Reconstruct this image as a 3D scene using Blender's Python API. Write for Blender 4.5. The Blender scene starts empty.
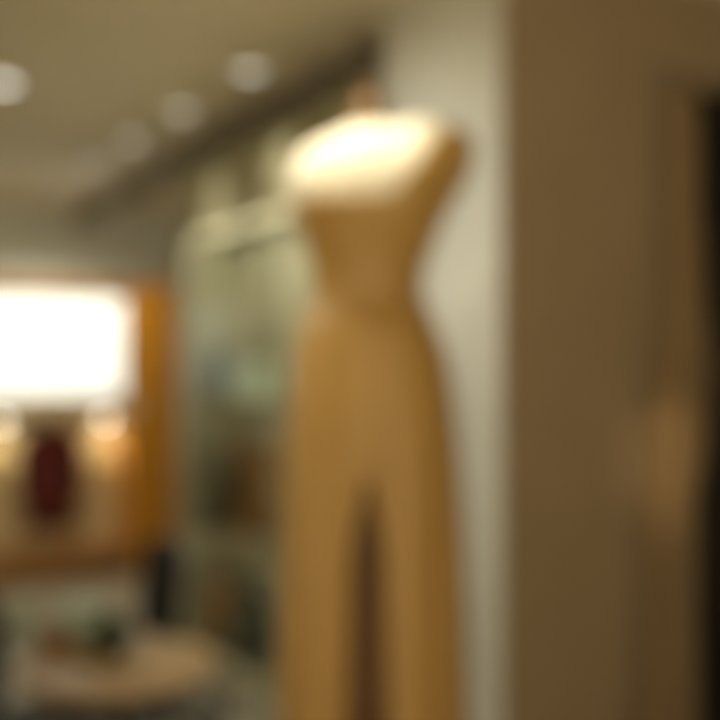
import bpy, bmesh, math, random
from mathutils import Vector, Matrix
random.seed(4)
sc = bpy.context.scene
col = sc.collection
PI = math.pi

# ------------------------------------------------------------------ view frame used to take measurements
YAW = math.radians(29.0)
SN, CS = math.sin(YAW), math.cos(YAW)
EYE = 1.6
def on_y(px, py, Y):           # point on a plane y = Y
    u = (px-360)/1000.0; d = Y/(CS-u*SN)
    return Vector((d*(SN+u*CS), Y, EYE+(360-py)/1000.0*d))
def on_x(px, py, X):           # point on a plane x = X
    u = (px-360)/1000.0; d = X/(SN+u*CS)
    return Vector((X, d*(CS-u*SN), EYE+(360-py)/1000.0*d))
def on_d(px, py, d):           # point at a distance along the view axis
    u = (px-360)/1000.0
    return Vector((d*(SN+u*CS), d*(CS-u*SN), EYE+(360-py)/1000.0*d))
def on_z(px, py, z):
    return on_d(px, py, (EYE-z)/((py-360)/1000.0))

# ------------------------------------------------------------------ materials
def mat(name, c, rough=.6, metal=0, noise=0, nscale=8, emit=None, es=0, bump=0, stretch=None, alpha_glass=False, sheen=0):
    m = bpy.data.materials.new(name); m.use_nodes = True
    nt = m.node_tree; b = nt.nodes['Principled BSDF']
    b.inputs['Base Color'].default_value = (*c, 1)
    b.inputs['Roughness'].default_value = rough
    b.inputs['Metallic'].default_value = metal
    if sheen: b.inputs['Sheen Weight'].default_value = sheen
    if emit:
        b.inputs['Emission Color'].default_value = (*emit, 1); b.inputs['Emission Strength'].default_value = es
    if noise or bump:
        tc = nt.nodes.new('ShaderNodeTexCoord'); mp = nt.nodes.new('ShaderNodeMapping'); n = nt.nodes.new('ShaderNodeTexNoise')
        n.inputs['Scale'].default_value = nscale; n.inputs['Detail'].default_value = 5
        if stretch: mp.inputs['Scale'].default_value = stretch
        nt.links.new(tc.outputs['Object'], mp.inputs['Vector']); nt.links.new(mp.outputs['Vector'], n.inputs['Vector'])
        if noise:
            r = nt.nodes.new('ShaderNodeValToRGB')
            r.color_ramp.elements[0].position = .3; r.color_ramp.elements[1].position = .7
            r.color_ramp.elements[0].color = (*[x*(1-noise) for x in c], 1)
            r.color_ramp.elements[1].color = (*[min(1, x*(1+noise)) for x in c], 1)
            nt.links.new(n.outputs['Fac'], r.inputs['Fac']); nt.links.new(r.outputs['Color'], b.inputs['Base Color'])
        if bump:
            bp = nt.nodes.new('ShaderNodeBump'); bp.inputs['Strength'].default_value = bump; bp.inputs['Distance'].default_value = .01
            nt.links.new(n.outputs['Fac'], bp.inputs['Height']); nt.links.new(bp.outputs['Normal'], b.inputs['Normal'])
    return m
def glass(name, c, w=.25):
    m = bpy.data.materials.new(name); m.use_nodes = True
    nt = m.node_tree; nt.nodes.clear()
    o = nt.nodes.new('ShaderNodeOutputMaterial'); t = nt.nodes.new('ShaderNodeBsdfTransparent'); g = nt.nodes.new('ShaderNodeBsdfGlossy')
    mx = nt.nodes.new('ShaderNodeMixShader'); f = nt.nodes.new('ShaderNodeFresnel'); f.inputs['IOR'].default_value = 1.4
    t.inputs['Color'].default_value = (*c, 1); g.inputs['Roughness'].default_value = .03
    k = nt.nodes.new('ShaderNodeMath'); k.operation = 'MULTIPLY'; k.inputs[1].default_value = .08
    nt.links.new(f.outputs[0], k.inputs[0]); nt.links.new(k.outputs[0], mx.inputs[0]); nt.links.new(t.outputs[0], mx.inputs[1]); nt.links.new(g.outputs[0], mx.inputs[2])
    nt.links.new(mx.outputs[0], o.inputs['Surface'])
    return m
M = dict(
    ceiling=mat('ceiling_paint', (.84,.74,.53), .8, noise=.03, nscale=3),
    floor=mat('pale_floor', (.33,.30,.23), .4, noise=.06, nscale=2),
    wall=mat('pale_wall_paint', (.66,.66,.57), .75, noise=.03, nscale=4),
    backwall=mat('grey_wall_paint', (.74,.80,.74), .75, noise=.03, nscale=4),
    sidewall=mat('warm_wall_paint', (.6,.52,.38), .8, noise=.03, nscale=4),
    taupe=mat('taupe_wall_paint', (.33,.25,.15), .7, noise=.05, nscale=5),
    rail=mat('bronze_rail', (.17,.145,.095), .5, .0, noise=.05, nscale=20),
    orange=mat('orange_wood', (.62,.27,.022), .45, noise=.18, nscale=3, stretch=(8,8,.6), bump=.05),
    brownwood=mat('brown_wood', (.29,.145,.04), .5, noise=.2, nscale=3, stretch=(1,6,6)),
    tan=mat('tan_wood', (.38,.25,.11), .4, noise=.12, nscale=4, stretch=(1,7,7)),
    niche=mat('cream_niche_board', (.62,.50,.30), .6, noise=.04, nscale=4),
    glow=mat('light_box_diffuser', (.9,.95,.9), .4, emit=(.95,1.0,.92), es=.97),
    lens=mat('downlight_lens', (.9,.9,.85), .4, emit=(1.0,.95,.82), es=1.0),
    lensbright=mat('bright_downlight_lens', (.9,.9,.85), .4, emit=(1.0,.95,.86), es=2.2),
    striplight=mat('strip_light', (.9,.9,.85), .4, emit=(1.0,.96,.82), es=24.0),
    whitemetal=mat('white_metal', (.6,.56,.46), .4, noise=.02),
    black=mat('doorway_shade_black', (.006,.005,.004), .6, noise=.1),
    blackfab=mat('charcoal_fabric', (.025,.028,.03), .85, noise=.2, nscale=40),
    darkmetal=mat('dark_metal', (.05,.045,.04), .4, .6, noise=.1),
    olive=mat('olive_panel', (.26,.27,.15), .6, noise=.05, nscale=3),
    fascia=mat('dark_olive_panel', (.50,.48,.31), .6, noise=.05, nscale=3),
    fillstrip=mat('added_fill_strip', (.9,.9,.85), .4, emit=(1.0,.93,.75), es=7.0),
    cabback=mat('sage_back_panel', (.56,.52,.39), .6, noise=.05, nscale=3),
    shelfwood=mat('khaki_shelf', (.34,.29,.18), .5, noise=.05),
    stile=mat('beige_frame', (.42,.39,.28), .5, noise=.04),
    glass=glass('green_tinted_glass', (.95,.97,.93)),
    vglass=glass('pale_vessel_glass', (.75,.86,.8)),
    gold=mat('gold_satin', (.46,.275,.07), .5, noise=.04, nscale=6, stretch=(4,4,.5), bump=.04, sheen=.15),
    shade_sheet=mat('brown_shade_sheet', (.12,.058,.012), .7, noise=.1),
    linen=mat('cream_linen', (.86,.80,.62), .8, noise=.03, nscale=60),
    neckwood=mat('polished_neck_wood', (.12,.055,.009), .6, noise=.2, nscale=8),
    red=mat('dark_red_cloth', (.11,.012,.008), .8, noise=.2, nscale=10),
    redtop=mat('red_cloth', (.34,.04,.018), .8, noise=.2, nscale=10),
    curtain=mat('bronze_velvet', (.23,.15,.06), .6, noise=.08, nscale=5, sheen=.3),
    brass=mat('brass', (.5,.33,.12), .35, .8, noise=.05),
    rug=mat('dark_rug', (.07,.062,.045), .95, noise=.3, nscale=60),
    cyan=mat('pale_blue_card', (.64,.78,.72), .6, noise=.04),
    darkleather=mat('dark_leather', (.04,.045,.033), .5, noise=.15, nscale=20),
    brownleather=mat('brown_leather', (.26,.13,.04), .5, noise=.15, nscale=20),
    greygreen=mat('grey_green_ceramic', (.045,.055,.04), .8, noise=.1),
    leaf=mat('dark_leaf', (.02,.05,.012), .5, noise=.3, nscale=20),
    paleceramic=mat('sage_ceramic', (.42,.50,.40), .35, noise=.05),
)

# ------------------------------------------------------------------ mesh helpers
def bx(bm, c, s, rz=0):
    mtx = Matrix.Translation(c) @ Matrix.Rotation(rz, 4, 'Z') @ Matrix.Diagonal((*s, 1))
    bmesh.ops.create_cube(bm, size=1, matrix=mtx)
def bxr(bm, lo, hi):
    bx(bm, [(a+b)/2 for a, b in zip(lo, hi)], [abs(b-a) for a, b in zip(lo, hi)])
def lathe(bm, prof, c=(0,0,0), n=32, cap=True):
    rings = []
    for r, z in prof:
        rings.append([bm.verts.new((c[0]+r*math.cos(2*PI*k/n), c[1]+r*math.sin(2*PI*k/n), c[2]+z)) for k in range(n)])
    for a, b in zip(rings, rings[1:]):
        for k in range(n): bm.faces.new((a[k], a[(k+1) % n], b[(k+1) % n], b[k]))
    if cap:
        bm.faces.new(list(reversed(rings[0]))); bm.faces.new(rings[-1])
def tube(bm, pts, r, n=10):
    pts = [Vector(p) for p in pts]; rings = []
    for i, p in enumerate(pts):
        t = (pts[min(i+1, len(pts)-1)]-pts[max(i-1, 0)]).normalized()
        a = t.orthogonal().normalized() if i == 0 else (a-t*a.dot(t)).normalized()
        b = t.cross(a)
        rings.append([bm.verts.new(p+(a*math.cos(2*PI*k/n)+b*math.sin(2*PI*k/n))*r) for k in range(n)])
    for q, w in zip(rings, rings[1:]):
        for k in range(n): bm.faces.new((q[k], q[(k+1) % n], w[(k+1) % n], w[k]))
    bm.faces.new(list(reversed(rings[0]))); bm.faces.new(rings[-1])
def loft(bm, secs, n=48, cap0=True, cap1=True):   # secs: (cx, cy, z, rx, ry, power)
    rings = []
    for cx, cy, z, rx, ry, p in secs:
        ring = []
        for k in range(n):
            a = 2*PI*k/n; c, s = math.cos(a), math.sin(a)
            ring.append(bm.verts.new((cx+rx*math.copysign(abs(c)**(2/p), c), cy+ry*math.copysign(abs(s)**(2/p), s), z)))
        rings.append(ring)
    for a, b in zip(rings, rings[1:]):
        for k in range(n): bm.faces.new((a[k], a[(k+1) % n], b[(k+1) % n], b[k]))
    if cap0: bm.faces.new(rings[0])
    if cap1: bm.faces.new(rings[-1])
def obj(name, bm, m, parent=None, smooth=False, bevel=0, solid=0, sub=0, off=0):
    bmesh.ops.recalc_face_normals(bm, faces=bm.faces)
    me = bpy.data.meshes.new(name); bm.to_mesh(me); bm.free()
    me.materials.append(m if not isinstance(m, str) else M[m])
    o = bpy.data.objects.new(name, me); col.objects.link(o)
    if smooth:
        for p in me.polygons: p.use_smooth = True
    if bevel:
        b = o.modifiers.new('bevel', 'BEVEL'); b.width = bevel; b.segments = 2; b.limit_method = 'ANGLE'
    if solid:
        s = o.modifiers.new('solid', 'SOLIDIFY'); s.thickness = solid; s.offset = off
    if sub:
        s = o.modifiers.new('sub', 'SUBSURF'); s.levels = sub; s.render_levels = sub
    if parent: o.parent = parent
    return o
def box_obj(name, lo, hi, m, parent=None, bevel=0):
    bm = bmesh.new(); bxr(bm, lo, hi); return obj(name, bm, m, parent, bevel=bevel)
def tag(o, label, cat, group=None, kind=None):
    o['label'] = label; o['category'] = cat
    if group: o['group'] = group
    if kind: o['kind'] = kind
    return o
def thing(name, label, cat, loc=(0,0,0), rz=0, group=None):
    o = bpy.data.objects.new(name, None); col.objects.link(o); o.empty_display_size = .05
    o.location = loc; o.rotation_euler.z = rz
    return tag(o, label, cat, group)
def struct(name, lo, hi, m, label=None, bevel=0):
    o = box_obj(name, lo, hi, m, bevel=bevel); o['kind'] = 'structure'
    if label: o['label'] = label; 
    return o
def dup(root, loc, label):
    r = root.copy(); col.objects.link(r); r.location = loc; r['label'] = label
    for ch in list(root.children):
        c = ch.copy(); col.objects.link(c); c.parent = r
        for g in ch.children:
            d = g.copy(); col.objects.link(d); d.parent = c
    return r

# ------------------------------------------------------------------ the room
H = 2.75
YB = 7.65                       # back wall
XL, XR, YF = -3.2, 4.6, -2.4
struct('floor', (XL-.1, YF, -.1), (XR+.1, YB+.1, 0), 'floor')
struct('ceiling', (XL-.1, YF, H), (XR+.1, YB+.1, H+.1), 'ceiling')
struct('wall_back', (XL, YB, 0), (XR, YB+.1, H), 'backwall')
struct('wall_left', (XL-.1, YF, 0), (XL, YB, H), 'sidewall')
struct('wall_right', (XR, YF, 0), (XR+.1, YB, H), 'sidewall')
# pale pier behind the mannequin, and the taupe wall nearer to the camera
e0 = on_y(503, 360, 2.2)
p0 = on_x(384, 360, e0.x-.012)
struct('wall_pier', (e0.x-.012, 2.2, 0), (e0.x, p0.y, H), 'wall', 'pale side of the wall behind the gold dress')
struct('wall_return', (e0.x, 2.42, 0), (e0.x+.25, p0.y, H), 'wall')
struct('shade_wall_front', (.2, YF-.1, 0), (XR, YF, H), 'sidewall')  # unseen stretch of wall, added to darken the right side
struct('shade_header_front', (XL, YF-.1, 2.05), (.2, YF, H), 'sidewall')  # unseen header, set low to keep light off the upper walls
struct('wall_near', (e0.x, 2.2, 0), (XR, 2.42, H), 'taupe', 'brown wall at the right of the mannequin')
# doorway in the near wall, its dark recess painted as a black panel
dl = on_y(696, 92, 2.2)
d1 = bpy.data.objects.new('doorway_1', None); col.objects.link(d1); d1.location = (dl.x, 2.2, 0); d1['kind'] = 'structure'
DW, DH = 1.0, dl.z
bm = bmesh.new()
bxr(bm, (.06,-.012,0), (DW-.06,-.003,DH-.06))
obj('doorway_shade_panel', bm, 'black', d1, bevel=.004)
bm = bmesh.new()
bxr(bm, (0,-.02,0), (.06,-.001,DH)); bxr(bm, (DW-.06,-.02,0), (DW,-.001,DH)); bxr(bm, (0,-.02,DH-.06), (DW,-.001,DH))
obj('door_frame', bm, 'black', d1)
bm = bmesh.new(); tube(bm, [(DW-.13,-.012,1.0), (DW-.13,-.09,1.0), (DW-.25,-.09,1.0)], .01)
obj('door_handle', bm, 'brass', d1)

# ------------------------------------------------------------------ ceiling rail
RX = 1.78
r0 = on_x(366, 50, RX); 
tr = thing('ceiling_rail', 'dark bronze rail running along the ceiling toward the back wall', 'rail', (RX, r0.y, 0))
LEN = YB-r0.y-.06
box_obj('beam', (-.045, 0, H-.145), (.045, LEN, H-.055), 'rail', tr, .004)
for k in range(5):
    y = .3+k*(LEN-.6)/4
    box_obj('bracket', (-.03, y-.03, H-.055), (.03, y+.03, H), 'rail', tr)
bm = bmesh.new(); bxr(bm, (-.05, -.012, H-.15), (.05, -.0005, H-.0)); obj('end_plate', bm, 'rail', tr, bevel=.005)

# ------------------------------------------------------------------ downlights
def add_spot(name, loc, e, size, blend, c, parent=None, target=None, rad=.04):
    l = bpy.data.lights.new(name, 'SPOT'); l.energy = e; l.spot_size = math.radians(size); l.spot_blend = blend
    l.color = c; l.shadow_soft_size = rad
    o = bpy.data.objects.new(name, l); col.objects.link(o); o.location = loc
    if target is not None:
        o.rotation_euler = (Vector(target)-Vector(loc)).to_track_quat('-Z', 'Y').to_euler()
    if parent: o.parent = parent
    return o
WARM = (1.0, .93, .74)
def make_downlight(loc, label):
    t = thing('downlight', label, 'ceiling light', loc, 0, 'recessed downlights in the ceiling')
    bm = bmesh.new(); lathe(bm, [(.052,-.001),(.068,-.001),(.07,-.006),(.066,-.012),(.052,-.008)], n=32, cap=False)
    bm.verts.ensure_lookup_table()
    obj('trim_ring', bm, 'whitemetal', t, True)
    bm = bmesh.new(); lathe(bm, [(.055,-.001),(.055,-.007),(.02,-.012)], n=32)
    obj('lens', bm, 'lens', t)
    add_spot('lamp', (0,0,-.03), 22, 72, .9, (1,.92,.74), t)
    return t
dpos = [((250,70), 'recessed downlight beside the ceiling rail, nearest of its row'),
        ((182,110), 'recessed downlight beside the ceiling rail, second of its row from the mannequin'),
        ((132,140), 'recessed downlight beside the ceiling rail, third of its row from the mannequin'),
        ((93,165), 'recessed downlight beside the ceiling rail, fourth of its row from the mannequin'),
        ((62,183), 'recessed downlight beside the ceiling rail, farthest of its row'),
        ((4,82), 'bright recessed downlight alone at the left end of the ceiling')]
first = None
for (px, py), lab in dpos:
    d = (H-EYE)/((360-py)/1000.0); p = on_d(px, py, d); p.z = H
    if first is None: first = make_downlight(p, lab)
    else:
        last = dup(first, p, lab)
        lamp = [c for c in last.children if c.type == 'LIGHT'][0]
        if 'farthest' in lab: lamp.data = lamp.data.copy(); lamp.data.energy = 68; lamp.data.spot_size = math.radians(150); lamp.data.spot_blend = .5
        if 'alone' in lab:
            lens = [c for c in last.children if c.name.startswith('lens')][0]
            lens.data = lens.data.copy(); lens.data.materials[0] = M['lensbright']

# accent spot just outside the frame that lights the mannequin
FORM = on_d(371, 360, 2.5)
def accent(loc, target, e, size, label, blend=.7, c=WARM):
    t = thing('spotlight', label, 'spotlight', (loc[0], loc[1], H))
    bm = bmesh.new(); lathe(bm, [(.035,0),(.035,-.02)], n=20); obj('mount', bm, 'rail', t)
    aim = (Vector(target)-Vector(loc)).normalized()
    bm = bmesh.new(); tube(bm, [Vector((0,0,-.02)), Vector((0,0,-.05))-aim*.0], .01); obj('stem', bm, 'rail', t)
    bm = bmesh.new(); tube(bm, [Vector((0,0,-.06))-aim*.04, Vector((0,0,-.06))+aim*.05], .035, 20); obj('lamp_head', bm, 'rail', t)
    q = Vector((0,0,-.06))+aim*.07
    o = add_spot('lamp', q, e, size, blend, c, t, rad=.03)
    o.rotation_euler = aim.to_track_quat('-Z', 'Y').to_euler()
    return t
accent((FORM.x-.30, FORM.y-.12, H), (FORM.x, FORM.y, 1.75), 29, 60, 'ceiling spotlight above the mannequin in the gold dress')
accent((.35, 2.9, H), (1.65, 2.55, 1.5), 60, 90, 'ceiling spotlight aimed at the pale pier', 1.0, (1,.97,.85))

qc = on_y(676, 440, 2.1)  # added lamp, unseen: puts a warm highlight on the curtain fold
accent((.6, .9, H), tuple(qc), 95, 10, 'added ceiling spotlight, out of view, brightening the tied curtain', 1.0, (1,.74,.42))

# ------------------------------------------------------------------ dress form in a gold dress
PXM = 2.5/1000.0
def sx(px): return (px-371)*PXM
def zz(y): return EYE+(360-y)*PXM
BODY = [ # y, xl, xr, depth (m), forward offset (m)
 (128,352,389,.048,.0),(131,346,400,.060,.0),(135,337,420,.075,.003),(139,327,440,.086,.008),(145,314,456,.096,.016),(152,304,465,.102,.026),(162,296,469,.108,.038),
 (175,291,469,.114,.050),(190,289,462,.120,.052),(205,292,450,.124,.050),(225,300,438,.120,.040),(250,308,428,.108,.026),
 (282,316,417,.094,.012),(305,313,420,.100,.010),(335,304,434,.118,.006),(365,299,442,.128,.0),(400,295,447,.136,.0),
 (450,293,451,.14,.0),(520,292,454,.145,0),(600,290,456,.15,0),(680,288,458,.155,0),(745,287,460,.16,0)]
def sec(y):
    for a, b in zip(BODY, BODY[1:]):
        if y <= b[0]:
            t = max(0, (y-a[0])/(b[0]-a[0])); 
            t2 = t
            return [a[i]+(b[i]-a[i])*t2 for i in range(1, 5)]
    return list(BODY[-1][1:])
def smooth_sec(y):
    acc = [0]*4
    for k in range(-3, 4):
        s = sec(min(745, max(128, y+k*2.0)))
        for i in range(4): acc[i] += s[i]/7
    return acc
def body_pt(y, a, grow=0, dz=0):    # local frame: x right as seen, -y toward the camera
    xl, xr, dp, fw = smooth_sec(y)
    cx = sx((xl+xr)/2); rx = (xr-xl)/2*PXM+grow; ry = dp+grow
    c, s = math.cos(a), math.sin(a); p = 2.3
    X = cx+rx*math.copysign(abs(c)**(2/p), c)
    t = max(0, min(1, (371+X/PXM-388)/38)); t = t*t*(3-2*t)      # the raised shoulder
    dz += 14*PXM*t*max(0, min(1, (215-y)/55))
    return Vector((X, -fw+ry*math.copysign(abs(s)**(2/p), s), zz(y)+dz))
fz = thing('dress_form', 'cream dress form with wooden neck cap standing on a round plinth', 'mannequin', (FORM.x, FORM.y, 0), -YAW)
PL = .60
# body
bm = bmesh.new(); n = 64; rings = []
ys = [128,129.5,131,133,135.5,138.5,142,147,154,162,171,180,190,200,212,225,240,256,272,290,308,326,345,365,388,410]
for y in ys: rings.append([bm.verts.new(body_pt(y, 2*PI*k/n, -.004)) for k in range(n)])
for a, b in zip(rings, rings[1:]):
    for k in range(n): bm.faces.new((a[k], a[(k+1) % n], b[(k+1) % n], b[k]))
bm.faces.new(rings[0]); bm.faces.new(rings[-1])
obj('torso', bm, 'linen', fz, True)
bm = bmesh.new(); zc = zz(129)
lathe(bm, [(.050,0),(.052,.014),(.046,.026),(.042,.044),(.044,.062),(.040,.078),(.020,.088),(.016,.094),(.024,.102),(.022,.114),(.008,.121)], (sx(370),0,zc-.008), 32)
obj('neck_cap', bm, 'neckwood', fz, True)
bm = bmesh.new(); lathe(bm, [(.016,PL+.04),(.016,zz(405))], n=20); obj('pole', bm, 'darkmetal', fz, True)
bm = bmesh.new(); lathe(bm, [(.15,PL),(.15,PL+.012),(.05,PL+.03),(.02,PL+.05)], n=40); obj('base', bm, 'darkmetal', fz, True)

# the dress: a shell outside the form, with neckline and front slit
dr = thing('gold_dress', 'long gold dress with a front slit, worn by the dress form', 'dress', (FORM.x, FORM.y, 0), -YAW)
def neck_y(a):
    y = 205.0
    for _ in range(12):
        p = body_pt(y, a, .004); px = 371+p.x/PXM
        back = max(0, math.sin(a))
        t = 208 if px < 388 else max(149, 208-(px-388)*1.05)
        t = t*(1-.0*back)
        y = .5*y+.5*t
    return y
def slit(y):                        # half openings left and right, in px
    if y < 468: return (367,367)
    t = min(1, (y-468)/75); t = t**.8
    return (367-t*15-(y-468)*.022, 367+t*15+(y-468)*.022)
NC = 120
def front_angle(y, px):
    lo, hi = -PI, 0.0
    for _ in range(30):
        m = (lo+hi)/2
        if 371+body_pt(y, m, .01).x/PXM < px: lo = m
        else: hi = m
    return (lo+hi)/2
bm = bmesh.new(); rows = []
R_ = [0,.03,.07,.12,.18,.25,.33,.42,.52,.63,.75,.88,1.0]
WA = 318
def drape(a, y):
    k = max(0, min(1, (y-340)/260))
    return .004+k*(.007*math.sin(a*11+.8)+.004*math.sin(a*19))
grid = []
for t in R_:                        # bodice rows, from the neckline down to the waist
    row = []
    for k in range(NC):
        a = -PI/2+2*PI*k/NC
        y = neck_y(a)*(1-t)+WA*t
        row.append(bm.verts.new(body_pt(y, a, .004+.003*math.sin(a*9)*math.sin(PI*t))))
    grid.append(row)
for a, b in zip(grid, grid[1:]):
    for k in range(NC): bm.faces.new((a[k], a[(k+1) % NC], b[(k+1) % NC], b[k]))
obj('bodice', bm, 'gold', dr, True, solid=.004, off=1)
bm = bmesh.new(); grid = []
y = WA-3
ysk = []
while y < 741: ysk.append(y); y += 12 if y < 480 else 9
closed = []
for y in ysk:
    l, r = slit(y); row = []
    op = r-l > .5
    a1 = front_angle(y, r); a0 = front_angle(y, l)+2*PI if op else a1+2*PI
    for k in range(NC+1):
        a = a1+(a0-a1)*k/NC
        row.append(bm.verts.new(body_pt(y, a, .008+drape(a, y))))
    grid.append(row)
for i, (a, b) in enumerate(zip(grid, grid[1:])):
    for k in range(NC): bm.faces.new((a[k], a[k+1], b[k+1], b[k]))
bmesh.ops.remove_doubles(bm, verts=bm.verts, dist=.0002)
obj('skirt', bm, 'gold', dr, True, solid=.005, off=1)
bm = bmesh.new(); grid = []  # inner sheet, its dark colour painted as the shade inside the slit
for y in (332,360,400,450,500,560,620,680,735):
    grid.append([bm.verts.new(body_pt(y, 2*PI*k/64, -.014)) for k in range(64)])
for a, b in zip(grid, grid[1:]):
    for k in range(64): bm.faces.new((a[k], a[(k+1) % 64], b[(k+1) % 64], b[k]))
o = obj('shade_sheet', bm, 'shade_sheet', dr, True, solid=.002); o['label'] = 'dark brown sheet inside the slit, standing in for its shade'
bm = bmesh.new(); grid = []
for y, g in ((303,.009),(306,.014),(314,.015),(322,.015),(328,.014),(331,.009)):
    grid.append([bm.verts.new(body_pt(y, 2*PI*k/64, g)) for k in range(64)])
for a, b in zip(grid, grid[1:]):
    for k in range(64): bm.faces.new((a[k], a[(k+1) % 64], b[(k+1) % 64], b[k]))
obj('waistband', bm, 'gold', dr, True, solid=.002)

pd = thing('display_plinth', 'round pale plinth under the dress form', 'plinth', (FORM.x, FORM.y, 0))
bm = bmesh.new(); lathe(bm, [(.23,.03),(.23,PL-.04)], n=48); obj('drum', bm, 'wall', pd, True)
bm = bmesh.new(); lathe(bm, [(.24,PL-.04),(.24,PL)], n=48); obj('top_disc', bm, 'wall', pd, bevel=.004)
bm = bmesh.new(); lathe(bm, [(.20,0),(.20,.03)], n=48); obj('foot', bm, 'darkmetal', pd)

# ------------------------------------------------------------------ curtain beside the door
CY = 2.165
cu = thing('curtain', 'bronze curtain tied back at the left edge of the black doorway', 'curtain', (0,0,0))
def ctl(z):     # left and right px of the curtain at height given by image row
    pts = [(60,668,697),(200,664,697),(300,661,703),(360,656,710),(430,648,704),(520,645,694),(600,642,687),(720,636,681),(1040,622,673)]
    for a, b in zip(pts, pts[1:]):
        if z <= b[0]:
            t = (z-a[0])/(b[0]-a[0]); t = t*t*(3-2*t)
            return a[1]+(b[1]-a[1])*t, a[2]+(b[2]-a[2])*t
    return pts[-1][1:]
bm = bmesh.new(); grid = []
yy = [78+i*(905-78)/44 for i in range(45)]
for y in yy:
    l, r = ctl(y)
    row = []
    for k in range(61):
        s = k/60; p = on_y(l+(r-l)*s, y, CY)
        w = .012+.05*math.exp(-((y-440)/95)**2)
        row.append(bm.verts.new((p.x, CY-w*math.sin(PI*s)-.006*math.sin(s*PI*7+.5), max(.02, p.z))))
    grid.append(row)
for a, b in zip(grid, grid[1:]):
    for k in range(60): bm.faces.new((a[k], a[k+1], b[k+1], b[k]))
obj('drape', bm, 'curtain', cu, True, solid=.006)
pa, pb = on_y(664, 74, CY), on_y(800, 74, CY); pa.z = pb.z = on_y(690, 78, CY).z+.0
cr = thing('curtain_rod', 'thin dark rod above the black doorway holding the curtain', 'rod', (0,0,0))
bm = bmesh.new(); tube(bm, [pa, (pa.x+1.1, CY, pa.z)], .011); obj('bar', bm, 'rail', cr, True)
for q in (.06, 1.0):
    bm = bmesh.new(); tube(bm, [(pa.x+q, CY+.01, pa.z), (pa.x+q, 2.195, pa.z)], .009); obj('bracket', bm, 'rail', cr)

# ------------------------------------------------------------------ back display unit
YU = 7.3
def U(px, py, Y=YU): return on_y(px, py, Y)
un = thing('display_unit', 'orange wooden display unit built against the back wall', 'display unit', (0,0,0))
xL = .35
x_col0, x_col1 = U(138,0).x, U(176,0).x
ztop, zlb1, zlb0, zn1, zn0 = U(70,281).z, U(60,295).z, U(60,397).z, U(60,418).z, U(60,553).z
box_obj('corner_post', (x_col0, YU, 0), (x_col1, YB-.005, ztop), 'orange', un, .005)
box_obj('top_panel', (xL, YU, zlb1), (x_col0, YB-.005, ztop), 'brownwood', un, .003)
box_obj('middle_panel', (xL, YU, zn1), (x_col0, YB-.005, zlb0), 'niche', un, .003)
box_obj('back_board', (xL, YB-.05, zn0), (x_col0, YB-.005, zn1), 'niche', un)
box_obj('side_board', (U(127,0).x, YU+.0, zn0), (x_col0, YB-.05, zn1), 'orange', un)
box_obj('plinth_board', (xL, YU, 0), (x_col0, YB-.005, zn0), 'brownwood', un, .003)
box_obj('side_board', (xL-.05, YU, 0), (xL, YB-.005, ztop), 'orange', un)
lb = thing('light_box', 'glowing white light box set in the wooden unit above the niche', 'light box', (0,0,0))
xl1 = U(124,0).x
bm = bmesh.new()
bxr(bm, (xL, YU+.01, zlb0), (x_col0, YU+.2, zlb0+.012)); bxr(bm, (xL, YU+.01, zlb1-.012), (x_col0, YU+.2, zlb1))
bxr(bm, (xl1, YU+.01, zlb0+.012), (x_col0, YU+.2, zlb1-.012)); bxr(bm, (xL, YU+.01, zlb0+.012), (xL+.02, YU+.2, zlb1-.012))
obj('casing', bm, 'orange', lb)
box_obj('diffuser', (xL+.02, YU+.03, zlb0+.012), (xl1, YU+.06, zlb1-.012), 'glow', lb)
# niche lamps
nl = None
for px, lab in ((2,'small warm niche lamp left of the dark red garment'), (106,'small warm niche lamp right of the dark red garment')):
    p = U(px, 424, YU+.2)
    if nl is None:
        nl = thing('niche_lamp', lab, 'lamp', (p.x, YU+.2, zn1), 0, 'small lamps in the back niche')
        bm = bmesh.new(); lathe(bm, [(.04,-.02),(.04,0)], n=20); obj('housing', bm, 'brass', nl)
        bm = bmesh.new(); lathe(bm, [(.03,-.03),(.03,-.0201)], n=20); obj('lens', bm, 'striplight', nl)
        add_spot('lamp', (0,0,-.05), 6, 120, .8, (1,.78,.4), nl)
    else: dup(nl, (p.x, YU+.2, zn1), lab)
# garment on a hanger
gx = U(51,0,YU+.16)
g = thing('red_garment', 'dark red garment hanging in the back niche below the light box', 'garment', (gx.x, YU+.16, 0))
def Z(py): return on_y(51, py, YU+.16).z
bm = bmesh.new()
loft(bm, [(0,0,Z(426),.04,.02,2),(0,0,Z(432),.12,.035,2),(0,0,Z(438),.18,.05,2.2),(0,0,Z(454),.19,.055,2.2),(0,0,Z(470),.175,.05,2.2),(0,0,Z(500),.185,.05,2.2),(0,0,Z(528),.19,.05,2.2)], 32)
obj('body', bm, 'red', g, True)
for s in (-1,1):
    bm = bmesh.new(); loft(bm, [(s*.17,0,Z(438),.03,.04,2),(s*.20,0,Z(454),.035,.04,2),(s*.205,0,Z(500),.03,.035,2)], 20)
    obj('sleeve', bm, 'red', g, True)
bm = bmesh.new(); loft(bm, [(0,-.01,Z(426),.05,.035,2),(0,-.01,Z(432),.07,.045,2),(0,-.01,Z(450),.03,.05,2)], 24)
obj('collar', bm, 'redtop', g, True)
hg = thing('hanger', 'hanger with wire hook holding the dark red garment', 'hanger', (gx.x, YU+.16, 0))
bm = bmesh.new(); tube(bm, [(0,0,zn1-.01),(0,0,Z(428))], .004); obj('hook', bm, 'darkmetal', hg)
bm = bmesh.new(); tube(bm, [(-.11,0,Z(435)),(-.05,0,Z(431)),(0,0,Z(429)),(.05,0,Z(431)),(.11,0,Z(435))], .007); obj('shoulder_bar', bm, 'brownwood', hg)
box_obj('hanging_rail', (xL+.0, YU+.15, zn1-.02), (U(127,0).x, YU+.17, zn1-.0), 'brass')
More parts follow.
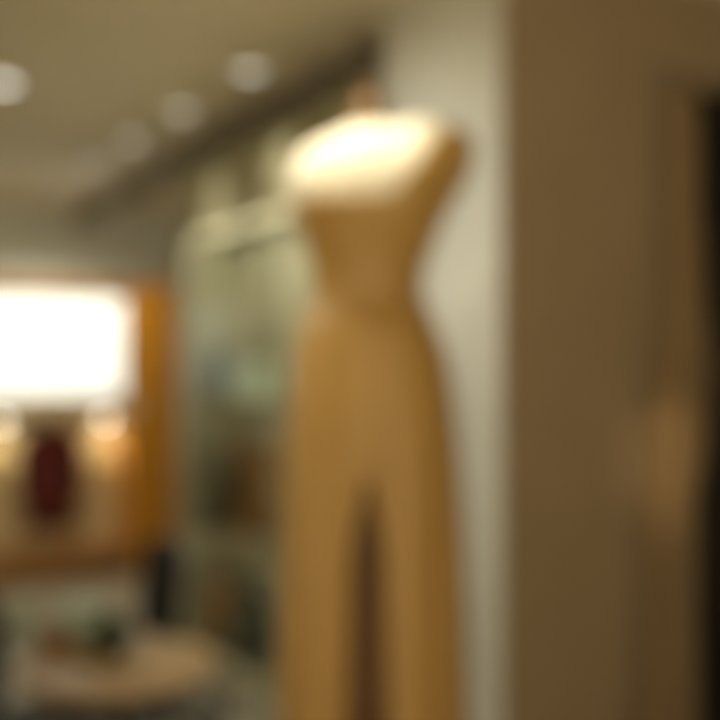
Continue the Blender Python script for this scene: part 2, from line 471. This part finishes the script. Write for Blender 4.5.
tag(bpy.data.objects['hanging_rail'], 'slim brass rail under the top of the back niche', 'rail')

# ------------------------------------------------------------------ glass display cabinet along the rail
CX0, CX1 = 1.69, 2.07
CY0, CY1 = 2.92, 4.96
ca = thing('display_cabinet', 'tall sage display cabinet with glass doors between mannequin and back unit', 'cabinet', (CX0, CY0, 0))
W, D = CY1-CY0, CX1-CX0
SH = [.2, .79, 1.41]
TOP = 2.56
box_obj('back_panel', (D-.02, 0, .2), (D, W, TOP), 'cabback', ca)
box_obj('side_panel', (0, 0, 0), (D-.02, .025, TOP), 'stile', ca)
box_obj('side_panel', (0, W-.025, 0), (D-.02, W, TOP), 'stile', ca)
box_obj('top_panel', (0, .025, TOP-.03), (D-.02, W-.025, TOP), 'olive', ca)
box_obj('fascia', (-.005, .0, 2.2), (.02, W, TOP-.03), 'fascia', ca)
box_obj('base_panel', (0, .025, 0), (D-.02, W-.025, .17), 'wall', ca)
for z in SH: box_obj('shelf', (.025, .025, z-.025), (D-.02, W-.025, z), 'shelfwood', ca, .002)
box_obj('light_and_fill_strip', (.0, .05, 2.162), (.02, W-.16, 2.182), 'striplight', ca)
for z in SH[1:]:  # weaker strips added to brighten the lower shelves
    box_obj('light_and_fill_strip', (.034, .05, z-.037), (.05, W-.05, z-.0255), 'fillstrip', ca)
    box_obj('shelf_lip', (.025, .025, z-.04), (.033, W-.025, z-.0252), 'shelfwood', ca)
box_obj('light_strip_board', (.03, .025, 2.2), (D-.02, W-.025, 2.215), 'olive', ca)
for k in range(2):
    y0, y1 = ((0, .8), (.8, W))[k]
    bm = bmesh.new()
    wl = .035 if k == 0 else .02
    wr = .02 if k == 0 else .15
    bxr(bm, (-.02, y0+.002, .18), (-.001, y0+wl, 2.19)); bxr(bm, (-.02, y1-wr, .18), (-.001, y1-.002, 2.19))
    bxr(bm, (-.02, y0+wl, .18), (-.001, y1-wr, .215)); bxr(bm, (-.02, y0+wl, 2.15), (-.001, y1-wr, 2.19))
    df = obj('door', bm, 'stile', ca)
    box_obj('glass_pane', (-.013, y0+wl, .215), (-.008, y1-wr, 2.15), 'glass', df)
    yh = y1-.012 if k == 0 else y0+.012
    bm = bmesh.new(); tube(bm, [(-.02,yh,1.0),(-.045,yh,1.0),(-.045,yh,1.25),(-.02,yh,1.25)], .005); obj('handle', bm, 'brass', df)

def put(px, X, z):   # spot on a shelf seen at this column
    p = on_x(px, 360, X); return (X, p.y, z)
def gift_box(loc, label, s, m, ml):
    t = thing('gift_box', label, 'box', loc)
    box_obj('body', (-s[0]/2,-s[1]/2,0), (s[0]/2,s[1]/2,s[2]*.75), m, t, .003)
    box_obj('lid', (-s[0]/2-.004,-s[1]/2-.004,s[2]*.75), (s[0]/2+.004,s[1]/2+.004,s[2]), ml, t, .003)
    return t
def handbag(loc, label, s, m):
    t = thing('handbag', label, 'bag', loc)
    bm = bmesh.new(); loft(bm, [(0,0,0,s[0]*.46,s[1]*.48,5),(0,0,s[2]*.1,s[0]*.5,s[1]*.5,4.5),(0,0,s[2]*.55,s[0]*.42,s[1]*.48,4),(0,0,s[2]*.97,s[0]*.2,s[1]*.43,4),(0,0,s[2],s[0]*.12,s[1]*.41,4)], 40)
    obj('body', bm, m, t, True)
    for sg in (-1,1):
        bm = bmesh.new(); tube(bm, [(sg*s[0]*.14, s[1]*.25*math.cos(PI*k/10), s[2]*.96+s[2]*.42*math.sin(PI*k/10)) for k in range(11)], .006); obj('handle', bm, m, t, True)
    bm = bmesh.new(); bxr(bm, (-s[0]*.5,-.015,s[2]*.6), (-s[0]*.3,.015,s[2]*.75)); obj('clasp', bm, 'brass', t)
    return t
def vase(loc, label, prof, m, name='vase'):
    t = thing(name, label, 'vase', loc)
    bm = bmesh.new(); lathe(bm, prof, n=32); obj('body', bm, m, t, True)
    r, z = prof[-1]
    bm = bmesh.new(); lathe(bm, [(r, z-.004),(r+.005, z),(r, z+.005),(r-.006, z+.002)], n=32, cap=False); obj('rim', bm, m, t, True)
    return t
XS = 1.88
gift_box(put(258, XS, SH[2]), 'pale blue lidded box on the top cabinet shelf', (.2,.26,.18), 'cyan', 'cyan')
vase(put(219, 1.78, SH[2]), 'dark olive vase beside the pale blue box on the top shelf', [(.05,0),(.075,.05),(.08,.12),(.05,.19),(.035,.23),(.045,.25)], 'greygreen')
handbag(put(226, 1.80, SH[1]), 'dark leather handbag on the middle cabinet shelf', (.18,.26,.27), 'darkleather')
gift_box(put(269, XS, SH[1]), 'brown leather covered box on the middle cabinet shelf', (.2,.3,.42), 'brownleather', 'brownleather')
handbag(put(222, 1.80, SH[0]), 'brown leather handbag on the lowest cabinet shelf', (.18,.26,.30), 'brownleather')
vase(put(252, 1.82, SH[0]), 'grey green vase on the lowest cabinet shelf', [(.06,0),(.10,.06),(.11,.16),(.07,.26),(.05,.30),(.06,.33)], 'greygreen')

# ------------------------------------------------------------------ cafe table with things on it
tc = on_z(120, 661, .75)
tb = thing('round_table', 'small round tan wooden table at the lower left', 'table', (tc.x, tc.y, 0))
bm = bmesh.new(); lathe(bm, [(.26,.722),(.27,.73),(.27,.742),(.263,.75)], n=64); obj('tabletop', bm, 'tan', tb)
bm = bmesh.new(); lathe(bm, [(.028,.02),(.022,.1),(.022,.7),(.06,.722)], n=24); obj('pedestal', bm, 'darkmetal', tb, True)
bm = bmesh.new(); lathe(bm, [(.19,0.006),(.19,.016),(.06,.03),(.028,.045)], n=40); obj('base', bm, 'darkmetal', tb, True)
def on_table(px, py): p = on_z(px, py, .75); return (p.x, p.y, .75)
rc = on_z(97, 727, 0)
ru = thing('round_rug', 'dark round rug on the pale floor under the table', 'rug', (rc.x, rc.y, 0))
bm = bmesh.new(); lathe(bm, [(.56,0),(.56,.004),(.55,.006)], n=64); obj('pile', bm, 'rug', ru)
bm = bmesh.new(); lathe(bm, [(.56,0.0005),(.575,0.0005),(.575,.006),(.56,.006)], n=64, cap=False); obj('border', bm, 'blackfab', ru)
v = vase(on_table(82, 640), 'pale sage bowl at the back of the round table', [(.032,0),(.04,.01),(.066,.045),(.08,.09),(.084,.11)], 'paleceramic', 'bowl'); v['category'] = 'bowl'
v = vase(on_table(24, 648), 'tall pale glass tumbler at the left side of the round table', [(.028,0),(.03,.004),(.036,.11),(.037,.14)], 'paleceramic', 'tumbler'); v['category'] = 'glass'
v = vase(on_table(52, 650), 'small brown pot at the left of the round table', [(.03,0),(.04,.02),(.042,.045),(.034,.06)], 'brownleather', 'pot'); v['category'] = 'pot'
# little plant
tp = on_table(112, 654)
pl = thing('potted_plant', 'small dark green plant in a low pot on the round table', 'plant', tp)
bm = bmesh.new(); lathe(bm, [(.025,0),(.035,.012),(.038,.035),(.034,.036)], n=24); obj('pot', bm, 'greygreen', pl, True)
bm = bmesh.new()
for k in range(34):
    a = random.uniform(0, 2*PI); e = random.uniform(.1, 1.35); L = random.uniform(.08, .125)
    dv = Vector((math.cos(a)*math.cos(e), math.sin(a)*math.cos(e), math.sin(e)))
    s = dv.cross(Vector((0,0,1))).normalized()*.02
    o_ = Vector((0,0,.03))
    pts = [o_, o_+dv*L*.5+s, o_+dv*L+Vector((0,0,-.008)), o_+dv*L*.5-s]
    up = dv.cross(s).normalized()*.002
    A = [bm.verts.new(p+up) for p in pts]; B = [bm.verts.new(p-up) for p in pts]
    bm.faces.new(A); bm.faces.new(list(reversed(B)))
    for i in range(4): bm.faces.new((A[i], A[(i+1) % 4], B[(i+1) % 4], B[i]))
obj('leaves', bm, 'leaf', pl)

# ------------------------------------------------------------------ chairs
def chair(loc, rz, label):
    t = thing('chair', label, 'chair', loc, rz, 'charcoal chairs around the round table')
    bm = bmesh.new(); loft(bm, [(0,0,.42,.19,.19,4),(0,0,.43,.21,.21,4),(0,0,.465,.21,.21,4),(0,0,.475,.19,.19,4)], 40); obj('seat', bm, 'blackfab', t, True)
    bm = bmesh.new(); grid = []
    for i in range(9):
        z = .60+.34*i/8; w = .19*(1-.25*(abs(i-4)/4)**3)
        grid.append([bm.verts.new((w*(j/5-1), .19+.03*i/8-.05*(1-((j/5-1))**2)*-1-.03, z)) for j in range(11)])
    for a, b in zip(grid, grid[1:]):
        for k in range(10): bm.faces.new((a[k], a[k+1], b[k+1], b[k]))
    obj('backrest', bm, 'blackfab', t, True, solid=.03)
    for s in (-1,1):
        bm = bmesh.new(); tube(bm, [(s*.15,-.15,.42),(s*.19,-.19,0)], .012); obj('leg', bm, 'darkmetal', t, True)
        bm = bmesh.new(); tube(bm, [(s*.15,.15,.42),(s*.19,.2,0)], .012); obj('leg', bm, 'darkmetal', t, True)
        bm = bmesh.new(); tube(bm, [(s*.14,.17,.44),(s*.13,.21,.66)], .01); obj('back_frame', bm, 'darkmetal', t, True)
    return t
q = on_d(110, 600, 3.5); chair((q.x, q.y, 0), -YAW-PI/2+.5, 'charcoal chair behind the round table, in front of the orange post')
q = on_d(-34, 640, 3.0); chair((q.x, q.y, 0), -YAW+PI, 'charcoal chair cut off by the left edge of the picture')

# ------------------------------------------------------------------ camera, world, colour
cam = bpy.data.cameras.new('camera'); co = bpy.data.objects.new('camera', cam); col.objects.link(co)
co.location = (0,0,EYE); co.rotation_euler = (PI/2, 0, -YAW)
cam.sensor_width = 36; cam.lens = 50; cam.clip_start = .01
cam.dof.use_dof = True; cam.dof.focus_distance = .5; cam.dof.aperture_fstop = 2.1; cam.dof.aperture_blades = 0
sc.camera = co
w = bpy.data.worlds.new('world'); sc.world = w; w.use_nodes = True
nt = w.node_tree; bg = nt.nodes['Background']; bg.inputs[1].default_value = 1.0
tcn = nt.nodes.new('ShaderNodeTexCoord'); sp = nt.nodes.new('ShaderNodeSeparateXYZ'); rp = nt.nodes.new('ShaderNodeValToRGB')
mp = nt.nodes.new('ShaderNodeMapRange'); mp.inputs[1].default_value = -1; mp.inputs[2].default_value = 1
nt.links.new(tcn.outputs['Generated'], sp.inputs[0]); nt.links.new(sp.outputs[2], mp.inputs[0]); nt.links.new(mp.outputs[0], rp.inputs[0]); nt.links.new(rp.outputs[0], bg.inputs[0])
# fill light in the backdrop: brighter from below to lift the ceiling, dimmer above
rp.color_ramp.elements[0].position = .46; rp.color_ramp.elements[0].color = (6.0,5.05,3.5,1)
rp.color_ramp.elements[1].position = .52; rp.color_ramp.elements[1].color = (2.6,2.25,1.65,1)
sc.view_settings.view_transform = 'Standard'; sc.view_settings.look = 'None'; sc.view_settings.gamma = 1
sc.view_settings.use_curve_mapping = False; sc.view_settings.exposure = 0
sc.cycles.use_denoising = True
# put the origin of the things built in place at their own base
for t in (un, lb, cu, cr):
    pts = [v.co for c in t.children for v in c.data.vertices]
    b = Vector(((min(p.x for p in pts)+max(p.x for p in pts))/2, (min(p.y for p in pts)+max(p.y for p in pts))/2, min(p.z for p in pts)))
    t.location = b
    for c in t.children: c.data.transform(Matrix.Translation(-b))
